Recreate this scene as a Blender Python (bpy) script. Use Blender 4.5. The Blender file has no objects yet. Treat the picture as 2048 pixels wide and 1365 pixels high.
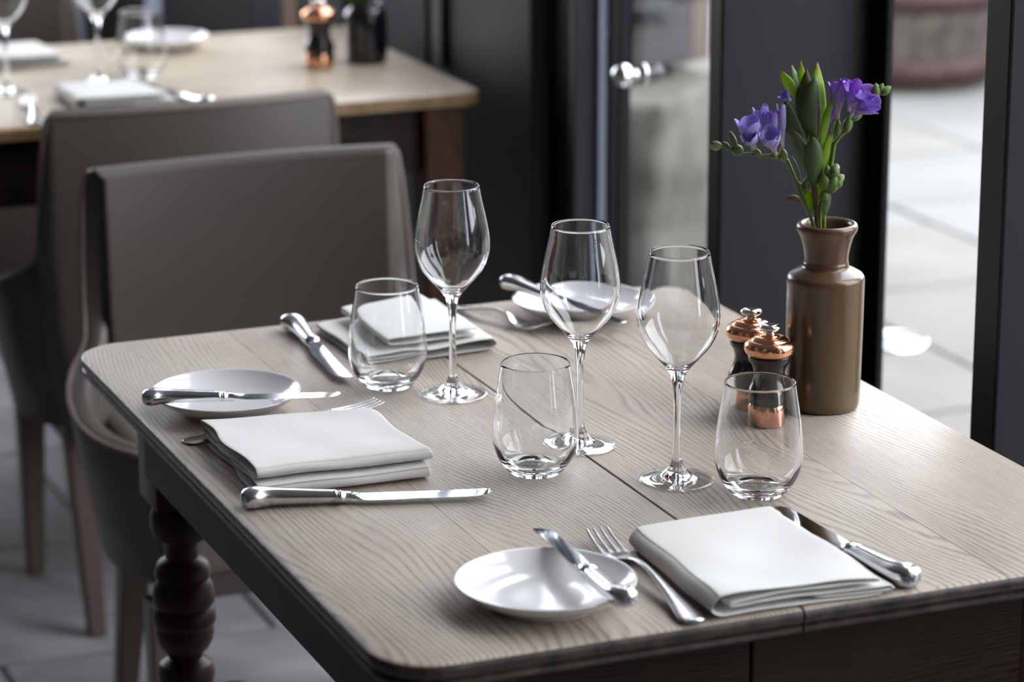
import bpy, bmesh, math, random
from mathutils import Vector, Matrix, noise
random.seed(7)
sc = bpy.context.scene
COL = sc.collection
PI = math.pi

# ------------------------------------------------------------ camera, world, light
YAW, PITCH, ROLL = math.radians(22.2), math.radians(15.6), math.radians(-0.15)
cam_d = bpy.data.cameras.new('camera'); cam = bpy.data.objects.new('camera', cam_d); COL.objects.link(cam)
fw = Vector((math.sin(YAW)*math.cos(PITCH), math.cos(YAW)*math.cos(PITCH), -math.sin(PITCH)))
rt = Vector((math.cos(YAW), -math.sin(YAW), 0)); up = rt.cross(fw)
c_, s_ = math.cos(ROLL), math.sin(ROLL)
r2 = rt*c_ + up*s_; u2 = up*c_ - rt*s_
cam.matrix_world = Matrix(((r2.x, u2.x, -fw.x, 0), (r2.y, u2.y, -fw.y, 0), (r2.z, u2.z, -fw.z, 1.6133), (0, 0, 0, 1)))
cam_d.sensor_width = 36; cam_d.lens = 5830/2048*36
cam_d.clip_start = .05; cam_d.clip_end = 200
cam_d.dof.use_dof = True; cam_d.dof.focus_distance = 2.74; cam_d.dof.aperture_fstop = 5.0
sc.camera = cam

world = bpy.data.worlds.new('overcast'); sc.world = world; world.use_nodes = True
bg = world.node_tree.nodes['Background']
bg.inputs[0].default_value = (.91, .94, 1.0, 1); bg.inputs[1].default_value = 7.5
sc.view_settings.view_transform = 'Standard'; sc.view_settings.look = 'None'
sc.view_settings.gamma = 1; sc.view_settings.use_curve_mapping = False
sc.view_settings.exposure = 0.0
sc.cycles.max_bounces = 14; sc.cycles.transmission_bounces = 12; sc.cycles.glossy_bounces = 6
sc.cycles.diffuse_bounces = 4; sc.cycles.transparent_max_bounces = 12
sc.cycles.caustics_reflective = False; sc.cycles.caustics_refractive = True
sc.cycles.sample_clamp_indirect = 6
sc.cycles.blur_glossy = .5

FX = 1.75            # facade plane
ROOM_X0, ROOM_Y0, ROOM_Y1, CEIL = -3.2, -3.2, 7.5, 2.7
def portal(loc, rot, sx, sy):
    l = bpy.data.lights.new('daylight_portal', 'AREA'); l.shape = 'RECTANGLE'; l.size = sx; l.size_y = sy
    l.cycles.is_portal = True
    o = bpy.data.objects.new('daylight_portal', l); COL.objects.link(o); o.location = loc; o.rotation_euler = rot
# sky enters by the long glazed facade
portal((FX+.06, -.3, 1.33), (0, PI/2, 0), 2.6, 5.5)
portal((.37, ROOM_Y1+.09, 1.72), (PI/2, 0, 0), 2.45, 1.9)  # sky through the added back-wall window
portal((FX+.06, 4.95, 1.86), (0, PI/2, 0), 1.68, 1.5)  # sky through the windows added over the low panels
portal((FX+.06, 3.23, 1.33), (0, PI/2, 0), 2.6, 1.5)

# ------------------------------------------------------------ materials
def newmat(name):
    m = bpy.data.materials.new(name); m.use_nodes = True
    nt = m.node_tree; return m, nt, nt.nodes['Principled BSDF']
def N(nt, t, **k):
    n = nt.nodes.new(t)
    for a, b in k.items(): setattr(n, a, b)
    return n
def simple(name, col, rough=.5, metal=0, noise_amt=.0, nscale=20, bump=0, bscale=200, spec=.4, coat=0, sheen=0):
    m, nt, p = newmat(name)
    p.inputs['Roughness'].default_value = rough; p.inputs['Metallic'].default_value = metal
    p.inputs['Specular IOR Level'].default_value = spec
    p.inputs['Coat Weight'].default_value = coat
    p.inputs['Sheen Weight'].default_value = sheen
    p.inputs['Base Color'].default_value = (*col, 1)
    tc = N(nt, 'ShaderNodeTexCoord')
    if noise_amt:
        n = N(nt, 'ShaderNodeTexNoise'); n.inputs['Scale'].default_value = nscale; n.inputs['Detail'].default_value = 5
        nt.links.new(tc.outputs['Object'], n.inputs['Vector'])
        r = N(nt, 'ShaderNodeValToRGB')
        r.color_ramp.elements[0].position = .3; r.color_ramp.elements[1].position = .7
        r.color_ramp.elements[0].color = (*[max(0, c*(1-noise_amt)) for c in col], 1)
        r.color_ramp.elements[1].color = (*[min(1, c*(1+noise_amt)) for c in col], 1)
        nt.links.new(n.outputs['Fac'], r.inputs['Fac']); nt.links.new(r.outputs['Color'], p.inputs['Base Color'])
    if bump:
        n = N(nt, 'ShaderNodeTexNoise'); n.inputs['Scale'].default_value = bscale; n.inputs['Detail'].default_value = 3
        nt.links.new(tc.outputs['Object'], n.inputs['Vector'])
        b = N(nt, 'ShaderNodeBump'); b.inputs['Strength'].default_value = bump; b.inputs['Distance'].default_value = .001
        nt.links.new(n.outputs['Fac'], b.inputs['Height']); nt.links.new(b.outputs['Normal'], p.inputs['Normal'])
    return m
def oak(name, light, dark, line, rough=.42, seed=0.0, linestr=.75, coat=0, spec=.4, axes=None):
    """worn oak, grain along local y: contour rings, fine pores and soft blotches"""
    m, nt, p = newmat(name); L = nt.links.new
    tc = N(nt, 'ShaderNodeTexCoord'); oi = N(nt, 'ShaderNodeObjectInfo')
    off = N(nt, 'ShaderNodeMath', operation='MULTIPLY'); off.inputs[1].default_value = 37.0; L(oi.outputs['Random'], off.inputs[0])
    cx = N(nt, 'ShaderNodeCombineXYZ'); L(off.outputs[0], cx.inputs[0]); L(off.outputs[0], cx.inputs[1]); cx.inputs[2].default_value = seed
    add = N(nt, 'ShaderNodeVectorMath', operation='ADD'); L(tc.outputs['Object'], add.inputs[0]); L(cx.outputs[0], add.inputs[1])
    if axes:      # grain direction for upright boards: (across, along, depth)
        s0 = N(nt, 'ShaderNodeSeparateXYZ'); L(tc.outputs['Object'], s0.inputs[0]); c0 = N(nt, 'ShaderNodeCombineXYZ')
        for i_, a_ in enumerate(axes): L(s0.outputs[a_], c0.inputs[i_])
        L(c0.outputs[0], add.inputs[0])
    def noise_n(sx, sy, sz, scale=1, detail=2, rough_=.5, dist=0):
        mp = N(nt, 'ShaderNodeMapping'); mp.inputs['Scale'].default_value = (sx, sy, sz)
        L(add.outputs[0], mp.inputs['Vector'])
        n = N(nt, 'ShaderNodeTexNoise'); n.inputs['Scale'].default_value = scale; n.inputs['Detail'].default_value = detail
        n.inputs['Roughness'].default_value = rough_; n.inputs['Distortion'].default_value = dist
        L(mp.outputs[0], n.inputs['Vector']); return n
    big = noise_n(4.5, 1.0, 4, 1, 1.5, .45, .15)
    sep = N(nt, 'ShaderNodeSeparateXYZ'); L(add.outputs[0], sep.inputs[0])
    m1 = N(nt, 'ShaderNodeMath', operation='MULTIPLY'); m1.inputs[1].default_value = 70; L(big.outputs['Fac'], m1.inputs[0])
    m2 = N(nt, 'ShaderNodeMath', operation='MULTIPLY'); m2.inputs[1].default_value = 190; L(sep.outputs[0], m2.inputs[0])
    ad = N(nt, 'ShaderNodeMath', operation='ADD'); L(m1.outputs[0], ad.inputs[0]); L(m2.outputs[0], ad.inputs[1])
    wob = noise_n(60, 18, 20, 1, 2)
    m3 = N(nt, 'ShaderNodeMath', operation='MULTIPLY_ADD'); m3.inputs[1].default_value = .55; L(wob.outputs['Fac'], m3.inputs[0]); L(ad.outputs[0], m3.inputs[2])
    fr = N(nt, 'ShaderNodeMath', operation='FRACT'); L(m3.outputs[0], fr.inputs[0])
    ring = N(nt, 'ShaderNodeValToRGB'); e = ring.color_ramp.elements
    e[0].position = 0; e[0].color = (0, 0, 0, 1); e[1].position = 1; e[1].color = (.0, .0, .0, 1)
    for pos, v in ((.30, .15), (.52, .85), (.66, .95), (.74, .15)):
        q = e.new(pos); q.color = (v, v, v, 1)
    L(fr.outputs[0], ring.inputs['Fac'])
    pores = noise_n(900, 22, 60, 1, 2, .6)
    pr = N(nt, 'ShaderNodeMapRange'); pr.inputs[1].default_value = .36; pr.inputs[2].default_value = .60; pr.inputs[3].default_value = .25; L(pores.outputs['Fac'], pr.inputs[0])
    lm = N(nt, 'ShaderNodeMath', operation='MULTIPLY'); L(ring.outputs['Color'], lm.inputs[0]); L(pr.outputs[0], lm.inputs[1])
    patch = noise_n(7, 3.5, 5, 1, 2)      # lines fade in and out over the board
    pm = N(nt, 'ShaderNodeMapRange'); pm.inputs[1].default_value = .34; pm.inputs[2].default_value = .60
    pm.inputs[3].default_value = .40; pm.inputs[4].default_value = 1.0; L(patch.outputs['Fac'], pm.inputs[0])
    lmm = N(nt, 'ShaderNodeMath', operation='MULTIPLY'); L(lm.outputs[0], lmm.inputs[0]); L(pm.outputs[0], lmm.inputs[1])
    ls = N(nt, 'ShaderNodeMath', operation='MULTIPLY'); ls.inputs[1].default_value = linestr*1.5; ls.use_clamp = True; L(lmm.outputs[0], ls.inputs[0])
    fine = noise_n(420, 9, 30, 1, 3, .6)
    fr2 = N(nt, 'ShaderNodeMapRange'); fr2.inputs[1].default_value = .35; fr2.inputs[2].default_value = .7; L(fine.outputs['Fac'], fr2.inputs[0])
    blot = noise_n(9, 4, 6, 1, 4, .6)
    br = N(nt, 'ShaderNodeMapRange'); br.inputs[1].default_value = .32; br.inputs[2].default_value = .68; L(blot.outputs['Fac'], br.inputs[0])
    mixf = N(nt, 'ShaderNodeMath', operation='MULTIPLY_ADD'); mixf.inputs[1].default_value = .35; L(fr2.outputs[0], mixf.inputs[0])
    half = N(nt, 'ShaderNodeMath', operation='MULTIPLY'); half.inputs[1].default_value = .6; L(br.outputs[0], half.inputs[0]); L(half.outputs[0], mixf.inputs[2])
    mx = N(nt, 'ShaderNodeMixRGB'); mx.inputs[1].default_value = (*light, 1); mx.inputs[2].default_value = (*dark, 1); L(mixf.outputs[0], mx.inputs[0])
    mx2 = N(nt, 'ShaderNodeMixRGB'); mx2.inputs[2].default_value = (*line, 1); L(ls.outputs[0], mx2.inputs[0]); L(mx.outputs[0], mx2.inputs[1])
    hv = N(nt, 'ShaderNodeHueSaturation'); L(mx2.outputs[0], hv.inputs['Color'])
    vr = N(nt, 'ShaderNodeMapRange'); vr.inputs[3].default_value = .93; vr.inputs[4].default_value = 1.07; L(oi.outputs['Random'], vr.inputs[0]); L(vr.outputs[0], hv.inputs['Value'])
    L(hv.outputs[0], p.inputs['Base Color'])
    p.inputs['Roughness'].default_value = rough; p.inputs['Coat Weight'].default_value = coat; p.inputs['Specular IOR Level'].default_value = spec
    bp = N(nt, 'ShaderNodeBump'); bp.inputs['Strength'].default_value = .35; bp.inputs['Distance'].default_value = .0006
    inv = N(nt, 'ShaderNodeMath', operation='SUBTRACT'); inv.inputs[0].default_value = 1; L(ls.outputs[0], inv.inputs[1])
    L(inv.outputs[0], bp.inputs['Height']); L(bp.outputs[0], p.inputs['Normal'])
    return m
M = {}
M['oak'] = oak('weathered_oak', (.52, .455, .39), (.34, .28, .225), (.11, .085, .065), rough=.46, linestr=.58)
M['oak_pale'] = oak('pale_oak', (.68, .60, .48), (.50, .41, .30), (.26, .19, .12), rough=.36, linestr=.4)  # pale oak, lightened further to stand in for window sheen
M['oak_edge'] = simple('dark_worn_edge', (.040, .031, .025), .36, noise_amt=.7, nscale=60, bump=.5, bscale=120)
M['oak_edge_brown'] = simple('brown_oak_edge', (.30, .185, .09), .4, noise_amt=.35, nscale=40)
M['dark_oak'] = oak('dark_stained_oak', (.028, .018, .012), (.012, .008, .006), (.003, .003, .003), rough=.5, linestr=1.0, spec=.18)
DKO = dict(rough=.5, linestr=1.0, spec=.12)
M['dark_oak_x'] = oak('dark_stained_oak_rail', (.040, .026, .018), (.014, .009, .007), (.003, .003, .003), axes=(2, 0, 1), **DKO)
M['dark_oak_y'] = oak('dark_stained_oak_side_rail', (.026, .017, .012), (.010, .007, .005), (.003, .003, .003), axes=(2, 1, 0), **DKO)
M['red_wood'] = simple('dark_turned_wood', (.026, .010, .006), .42, noise_amt=.5, nscale=25, spec=.2)
M['far_leg'] = simple('brown_leg_wood', (.07, .03, .014), .45, noise_amt=.4, nscale=25, spec=.25)
M['steel'] = simple('polished_cutlery_steel', (.74, .75, .77), .19, 1, bump=.05, bscale=90)
M['blade'] = simple('polished_blade_steel', (.55, .58, .62), .09, 1)
M['chrome'] = simple('chrome', (.8, .8, .8), .08, 1)
M['china'] = simple('white_glazed_china', (.80, .79, .80), .12, spec=.6, coat=.3)
M['copper'] = simple('polished_copper', (.86, .43, .27), .17, 1, noise_amt=.12, nscale=60, bump=.25, bscale=160)
M['black_wood'] = simple('black_lacquered_wood', (.012, .010, .010), .22, coat=.4)
M['leather'] = simple('taupe_leather', (.075, .062, .054), .42, bump=.3, bscale=350, noise_amt=.06, nscale=8)
M['leather_light'] = simple('light_taupe_leather', (.16, .135, .115), .45, bump=.3, bscale=350)
M['chair_leg'] = simple('chair_leg_wood', (.10, .075, .06), .4)
M['charcoal'] = simple('charcoal_paint', (.0085, .0095, .011), .5, bump=.1, bscale=300, spec=.25)
M['charcoal_dark'] = simple('black_paint', (.003, .003, .0035), .6, spec=.15)
M['blue_grey'] = simple('blue_grey_paint', (.36, .41, .52), .5)
M['pale_blue'] = simple('pale_blue_grey_paint', (.85, .92, 1.0), .5)
M['taupe_wall'] = simple('taupe_wall', (.10, .09, .085), .7)
M['amber_dark'] = simple('dark_amber_wood', (.06, .042, .026), .5)
M['amber'] = simple('amber_wood', (.26, .15, .07), .5)
M['plaster'] = simple('grey_plaster', (.10, .095, .09), .8)
M['plaster_light'] = simple('pale_plaster', (.30, .29, .285), .8)
M['floor_stone'] = simple('grey_floor_stone', (.22, .22, .225), .55, noise_amt=.35, nscale=5, bump=.3, bscale=40)
M['grout'] = simple('dark_grout', (.05, .05, .05), .8)
M['paving'] = simple('pale_paving_stone', (.155, .16, .152), .8, noise_amt=.10, nscale=3, bump=.3, bscale=40)
M['paving_warm'] = simple('warm_paving_stone', (.160, .148, .138), .8, noise_amt=.12, nscale=3)
M['joint'] = simple('paving_joint', (.13, .125, .115), .9)
M['rock'] = simple('rough_limestone', (.095, .095, .080), .85, noise_amt=.4, nscale=9, bump=.8, bscale=25)
M['barrel_wood'] = simple('grey_barrel_stave', (.085, .073, .06), .75, noise_amt=.4, nscale=14)
M['barrel_hoop'] = simple('rusty_barrel_hoop', (.05, .022, .02), .6, noise_amt=.3, nscale=20)
M['white_stone'] = simple('white_painted_stone', (.28, .29, .30), .6)
M['lens'] = simple('frosted_light_lens', (.26, .29, .32), .3)
M['black_glaze'] = simple('black_glazed_pot', (.008, .009, .012), .12, coat=.6)
M['rooms_dark'] = simple('dark_shopfront', (.010, .012, .016), .4)

def glass_mat(name, ior=1.46, tint=(1, 1, 1)):
    m, nt, p = newmat(name); nt.nodes.remove(p)
    g = N(nt, 'ShaderNodeBsdfGlass'); g.inputs['IOR'].default_value = ior; g.inputs['Roughness'].default_value = 0
    g.inputs['Color'].default_value = (*tint, 1)
    nt.links.new(g.outputs[0], nt.nodes['Material Output'].inputs['Surface']); return m
M['glass'] = glass_mat('clear_crystal', 1.47, (.985, .99, .99))
def pane_mat():
    m, nt, p = newmat('window_pane'); nt.nodes.remove(p); L = nt.links.new
    t = N(nt, 'ShaderNodeBsdfTransparent'); t.inputs[0].default_value = (.96, .96, .96, 1)
    g = N(nt, 'ShaderNodeBsdfGlossy'); g.inputs['Roughness'].default_value = 0
    f = N(nt, 'ShaderNodeFresnel'); f.inputs[0].default_value = 1.35
    ge = N(nt, 'ShaderNodeNewGeometry'); fm = N(nt, 'ShaderNodeMath', operation='SUBTRACT'); fm.inputs[0].default_value = 1; L(ge.outputs['Backfacing'], fm.inputs[1])
    fx = N(nt, 'ShaderNodeMath', operation='MULTIPLY'); L(f.outputs[0], fx.inputs[0]); L(fm.outputs[0], fx.inputs[1])
    mx = N(nt, 'ShaderNodeMixShader'); L(fx.outputs[0], mx.inputs[0]); L(t.outputs[0], mx.inputs[1]); L(g.outputs[0], mx.inputs[2])
    L(mx.outputs[0], nt.nodes['Material Output'].inputs['Surface']); return m
M['pane'] = pane_mat()
def thin_mat():
    m, nt, p = newmat('thin_glass'); nt.nodes.remove(p); L = nt.links.new
    t = N(nt, 'ShaderNodeBsdfTransparent'); t.inputs[0].default_value = (.97, .97, .97, 1)
    g = N(nt, 'ShaderNodeBsdfGlossy'); g.inputs['Roughness'].default_value = .01
    lw = N(nt, 'ShaderNodeLayerWeight'); lw.inputs['Blend'].default_value = .28
    pw = N(nt, 'ShaderNodeMath', operation='MULTIPLY_ADD'); pw.inputs[1].default_value = .55; pw.inputs[2].default_value = .02; L(lw.outputs['Facing'], pw.inputs[0])
    mx = N(nt, 'ShaderNodeMixShader'); L(pw.outputs[0], mx.inputs[0]); L(t.outputs[0], mx.inputs[1]); L(g.outputs[0], mx.inputs[2])
    L(mx.outputs[0], nt.nodes['Material Output'].inputs['Surface']); return m
M['thin_glass'] = thin_mat()
def cloth_mat():
    m, nt, p = newmat('white_linen'); L = nt.links.new
    p.inputs['Base Color'].default_value = (.74, .73, .70, 1); p.inputs['Roughness'].default_value = .9
    p.inputs['Sheen Weight'].default_value = .25; p.inputs['Specular IOR Level'].default_value = .15
    tc = N(nt, 'ShaderNodeTexCoord')
    w1 = N(nt, 'ShaderNodeTexWave', wave_type='BANDS', bands_direction='X'); w1.inputs['Scale'].default_value = 260
    w2 = N(nt, 'ShaderNodeTexWave', wave_type='BANDS', bands_direction='Y'); w2.inputs['Scale'].default_value = 260
    for w in (w1, w2): w.inputs['Distortion'].default_value = .6; w.inputs['Detail'].default_value = 0; L(tc.outputs['Object'], w.inputs['Vector'])
    mu = N(nt, 'ShaderNodeMath', operation='MULTIPLY'); L(w1.outputs['Fac'], mu.inputs[0]); L(w2.outputs['Fac'], mu.inputs[1])
    b = N(nt, 'ShaderNodeBump'); b.inputs['Strength'].default_value = .25; b.inputs['Distance'].default_value = .0004
    L(mu.outputs[0], b.inputs['Height']); L(b.outputs[0], p.inputs['Normal']); return m
M['linen'] = cloth_mat()
def vase_mat():
    m, nt, p = newmat('brown_salt_glazed_stoneware'); L = nt.links.new
    tc = N(nt, 'ShaderNodeTexCoord'); sp = N(nt, 'ShaderNodeSeparateXYZ'); L(tc.outputs['Object'], sp.inputs[0])
    n = N(nt, 'ShaderNodeTexNoise'); n.inputs['Scale'].default_value = 22; n.inputs['Detail'].default_value = 5
    mp = N(nt, 'ShaderNodeMapping'); mp.inputs['Scale'].default_value = (1, 1, .35); L(tc.outputs['Object'], mp.inputs[0]); L(mp.outputs[0], n.inputs['Vector'])
    z = N(nt, 'ShaderNodeMapRange'); z.inputs[1].default_value = 0; z.inputs[2].default_value = .19; L(sp.outputs[2], z.inputs[0])
    ad = N(nt, 'ShaderNodeMath', operation='MULTIPLY_ADD'); ad.inputs[1].default_value = .35; L(n.outputs['Fac'], ad.inputs[0]); L(z.outputs[0], ad.inputs[2])
    r = N(nt, 'ShaderNodeValToRGB'); e = r.color_ramp.elements
    e[0].position = .12; e[0].color = (.105, .074, .026, 1); e[1].position = 1.0; e[1].color = (.115, .060, .032, 1)
    q = e.new(.5); q.color = (.120, .076, .028, 1); q = e.new(.8); q.color = (.130, .074, .032, 1)
    L(ad.outputs[0], r.inputs[0]); L(r.outputs[0], p.inputs['Base Color'])
    p.inputs['Roughness'].default_value = .30; p.inputs['Coat Weight'].default_value = .35; p.inputs['Coat Roughness'].default_value = .15
    b = N(nt, 'ShaderNodeBump'); b.inputs['Strength'].default_value = .2; b.inputs['Distance'].default_value = .002
    n2 = N(nt, 'ShaderNodeTexNoise'); n2.inputs['Scale'].default_value = 45; L(tc.outputs['Object'], n2.inputs['Vector'])
    L(n2.outputs['Fac'], b.inputs['Height']); L(b.outputs[0], p.inputs['Normal']); return m
M['vase'] = vase_mat()
def attr_mat(name, rough=.5, trans=.25):
    """colour from the mesh attribute 'tone' (petal and leaf pigment)"""
    m, nt, p = newmat(name); L = nt.links.new
    a = N(nt, 'ShaderNodeVertexColor'); a.layer_name = 'tone'; L(a.outputs[0], p.inputs['Base Color'])
    p.inputs['Roughness'].default_value = rough
    t = N(nt, 'ShaderNodeBsdfTranslucent'); L(a.outputs[0], t.inputs[0])
    mx = N(nt, 'ShaderNodeMixShader'); mx.inputs[0].default_value = trans
    L(p.outputs[0], mx.inputs[1]); L(t.outputs[0], mx.inputs[2]); L(mx.outputs[0], nt.nodes['Material Output'].inputs['Surface']); return m
M['petal'] = attr_mat('lilac_petal', .5, .3)
M['leaf'] = attr_mat('plant_leaf', .42, .42)
M['stem'] = simple('green_stem', (.13, .22, .045), .45, noise_amt=.15, nscale=40)
M['bud'] = simple('green_bud', (.12, .19, .05), .45, noise_amt=.35, nscale=120)
M['bud_pale'] = simple('pale_bud_tip', (.33, .40, .22), .5, noise_amt=.35, nscale=200)
M['stem_brown'] = simple('brown_stem', (.16, .09, .05), .5)

# ------------------------------------------------------------ mesh helpers
def tag(o, label=None, cat=None, group=None, kind=None):
    if label: o['label'] = label
    if cat: o['category'] = cat
    if group: o['group'] = group
    if kind: o['kind'] = kind
    return o
def link(name, me, mats, parent=None, smooth=True):
    o = bpy.data.objects.new(name, me); COL.objects.link(o)
    for m in (mats if isinstance(mats, (list, tuple)) else [mats]): me.materials.append(m)
    if smooth:
        for p in me.polygons: p.use_smooth = True
    if parent: o.parent = parent
    return o
def from_bm(name, bm, mats, parent=None, smooth=True, angle=None):
    bmesh.ops.recalc_face_normals(bm, faces=bm.faces)
    me = bpy.data.meshes.new(name); bm.to_mesh(me); bm.free()
    o = link(name, me, mats, parent, smooth)
    if angle: me.set_sharp_from_angle(angle=math.radians(angle))
    return o
def empty(name, loc, rz=0, label=None, cat=None, group=None, kind=None):
    o = bpy.data.objects.new(name, None); COL.objects.link(o); o.empty_display_size = .05
    o.location = loc; o.rotation_euler = (0, 0, rz); return tag(o, label, cat, group, kind)
def bm_box(bm, x0, x1, y0, y1, z0, z1, bev=0, segs=2):
    r = bmesh.ops.create_cube(bm, size=1); vs = r['verts']
    for v in vs: v.co = Vector(((x0+x1)/2+v.co.x*(x1-x0), (y0+y1)/2+v.co.y*(y1-y0), (z0+z1)/2+v.co.z*(z1-z0)))
    if bev:
        es = list({e for v in vs for e in v.link_edges})
        bmesh.ops.bevel(bm, geom=es, offset=bev, segments=segs, affect='EDGES', profile=.5)
def box(name, x0, x1, y0, y1, z0, z1, m, parent=None, bev=.003, segs=2):
    bm = bmesh.new(); bm_box(bm, x0, x1, y0, y1, z0, z1, bev, segs)
    return from_bm(name, bm, m, parent, smooth=False)
def smooth_profile(pts, n=4):
    """Catmull-Rom through the profile points"""
    out = []
    for i in range(len(pts)-1):
        p0 = pts[max(0, i-1)]; p1 = pts[i]; p2 = pts[i+1]; p3 = pts[min(len(pts)-1, i+2)]
        for k in range(n):
            t = k/n
            out.append(tuple(.5*((2*p1[j]) + (-p0[j]+p2[j])*t + (2*p0[j]-5*p1[j]+4*p2[j]-p3[j])*t*t + (-p0[j]+3*p1[j]-3*p2[j]+p3[j])*t**3) for j in range(len(p1))))
    out.append(tuple(pts[-1])); return out
def bm_lathe(bm, prof, segs=48, closed=False, cx=0, cy=0):
    rings = []
    for r, z in prof:
        if r < 1e-6: rings.append([bm.verts.new((cx, cy, z))])
        else: rings.append([bm.verts.new((cx+r*math.cos(2*PI*k/segs), cy+r*math.sin(2*PI*k/segs), z)) for k in range(segs)])
    seq = list(zip(rings, rings[1:]))
    if closed: seq.append((rings[-1], rings[0]))
    for a, b in seq:
        if len(a) == 1 and len(b) == 1: continue
        for k in range(segs):
            j = (k+1) % segs
            if len(a) == 1: bm.faces.new((a[0], b[k], b[j]))
            elif len(b) == 1: bm.faces.new((a[k], a[j], b[0]))
            else: bm.faces.new((a[k], a[j], b[j], b[k]))
def lathe(name, prof, m, parent=None, segs=48, closed=False, angle=None):
    bm = bmesh.new(); bm_lathe(bm, prof, segs, closed)
    return from_bm(name, bm, m, parent, True, angle)
def bm_loft(bm, secs, n=18, power=2.0, cap=True):
    """secs: (x, yc, zc, hw, hh) superellipse sections across local x"""
    rings = []
    for x, yc, zc, hw, hh in secs:
        ring = []
        for k in range(n):
            a = 2*PI*k/n; c, s = math.cos(a), math.sin(a)
            ring.append(bm.verts.new((x, yc+hw*math.copysign(abs(c)**(2/power), c), zc+hh*math.copysign(abs(s)**(2/power), s))))
        rings.append(ring)
    for a, b in zip(rings, rings[1:]):
        for k in range(n):
            j = (k+1) % n; bm.faces.new((a[k], a[j], b[j], b[k]))
    if cap: bm.faces.new(rings[0][::-1]); bm.faces.new(rings[-1])
def bm_tube(bm, pts, rads, n=8):
    pts = [Vector(p) for p in pts]; rings = []
    for i, p in enumerate(pts):
        d = (pts[min(i+1, len(pts)-1)] - pts[max(i-1, 0)]).normalized()
        a = d.cross(Vector((0, 1, .01))); a = a.normalized() if a.length > 1e-4 else Vector((1, 0, 0)); b = d.cross(a)
        r = rads[i] if isinstance(rads, (list, tuple)) else rads
        rings.append([bm.verts.new(p + a*r*math.cos(2*PI*k/n) + b*r*math.sin(2*PI*k/n)) for k in range(n)])
    for a, b in zip(rings, rings[1:]):
        for k in range(n):
            j = (k+1) % n; bm.faces.new((a[k], a[j], b[j], b[k]))
    bm.faces.new(rings[0][::-1]); bm.faces.new(rings[-1])
def tube(name, pts, rads, m, parent=None, n=8):
    bm = bmesh.new(); bm_tube(bm, pts, rads, n); return from_bm(name, bm, m, parent)
def copy_tree(o, parent=None):
    c = o.copy(); COL.objects.link(c)
    if parent: c.parent = parent
    for ch in list(o.children): copy_tree(ch, c)
    return c
def place(o, loc, rz=0, label=None, group=None, rot=None):
    o.location = loc; o.rotation_euler = rot if rot else (0, 0, rz)
    if label: o['label'] = label
    if group: o['group'] = group
    return o

# ------------------------------------------------------------ the room
def struct(name, x0, x1, y0, y1, z0, z1, m, bev=0, parent=None):
    o = box(name, x0, x1, y0, y1, z0, z1, m, parent, bev)
    if not parent: o['kind'] = 'structure'
    return o
floor = struct('floor', ROOM_X0, FX-.03, ROOM_Y0, ROOM_Y1, -.05, -.006, M['grout'])
# stone floor slabs near the furniture in view
sl_me = {}
k = 0
for j, y0 in enumerate([1.0+.5*i for i in range(12)]):
    shift = [.1, .35, 0, .28, .12, .40, .2, .05, .33, .15, .3, 0][j]
    for i in range(-2, 4):
        x0 = -.2 + shift + i*.62; x1 = min(x0+.612, FX-.04)
        if x0 > FX-.1: continue
        key = round(x1-x0, 3)
        if key not in sl_me:
            bm = bmesh.new(); bm_box(bm, 0, x1-x0, 0, .492, -.0062, 0, .003, 1)
            o = from_bm('floor_slab', bm, M['floor_stone'], floor, smooth=False); sl_me[key] = o.data
        else:
            o = bpy.data.objects.new('floor_slab', sl_me[key]); COL.objects.link(o); o.parent = floor
        o.location = (x0, y0, 0)
# outer floor area as one coarse surface beyond the slabs
struct('ceiling', ROOM_X0-.1, FX+.1, ROOM_Y0-.1, ROOM_Y1+.1, CEIL, CEIL+.1, M['plaster_light'])
struct('wall_left', ROOM_X0-.1, ROOM_X0, ROOM_Y0, ROOM_Y1, 0, CEIL, M['plaster'])
wk = empty('wall_back', (0, ROOM_Y1, 0), kind='structure')
box('wall_panel', ROOM_X0, -.85, 0, .1, 0, CEIL, M['taupe_wall'], wk, 0)
box('wall_panel', 1.6, FX, 0, .1, 0, CEIL, M['taupe_wall'], wk, 0)
box('sill', -.85, 1.6, 0, .1, 0, .78, M['taupe_wall'], wk, 0)
wf = empty('wall_front', (0, ROOM_Y0, 0), kind='structure')
box('wall_panel', ROOM_X0, FX+.1, -.1, 0, 0, CEIL, M['plaster'], wf, 0)

def strip(name, y0, y1, m, x0=FX, x1=FX+.06, z0=0, z1=CEIL, parent=None, bev=.004, kind=True):
    return struct(name, x0, x1, y0, y1, z0, z1, m, bev, parent)
wr = empty('wall_right', (0, 0, 0), kind='structure')
# fins of the glazed facade, 63 cm apart, running back towards and past the camera
for y in (3.112, 2.468, 1.83, 1.19, .55, -.09, -.73, -1.37, -2.01, -2.65):
    box('fin', 1.543, FX, y, y+.036 if y > 3 else y+.048, 0, CEIL, M['charcoal'], wr, .003)
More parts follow.
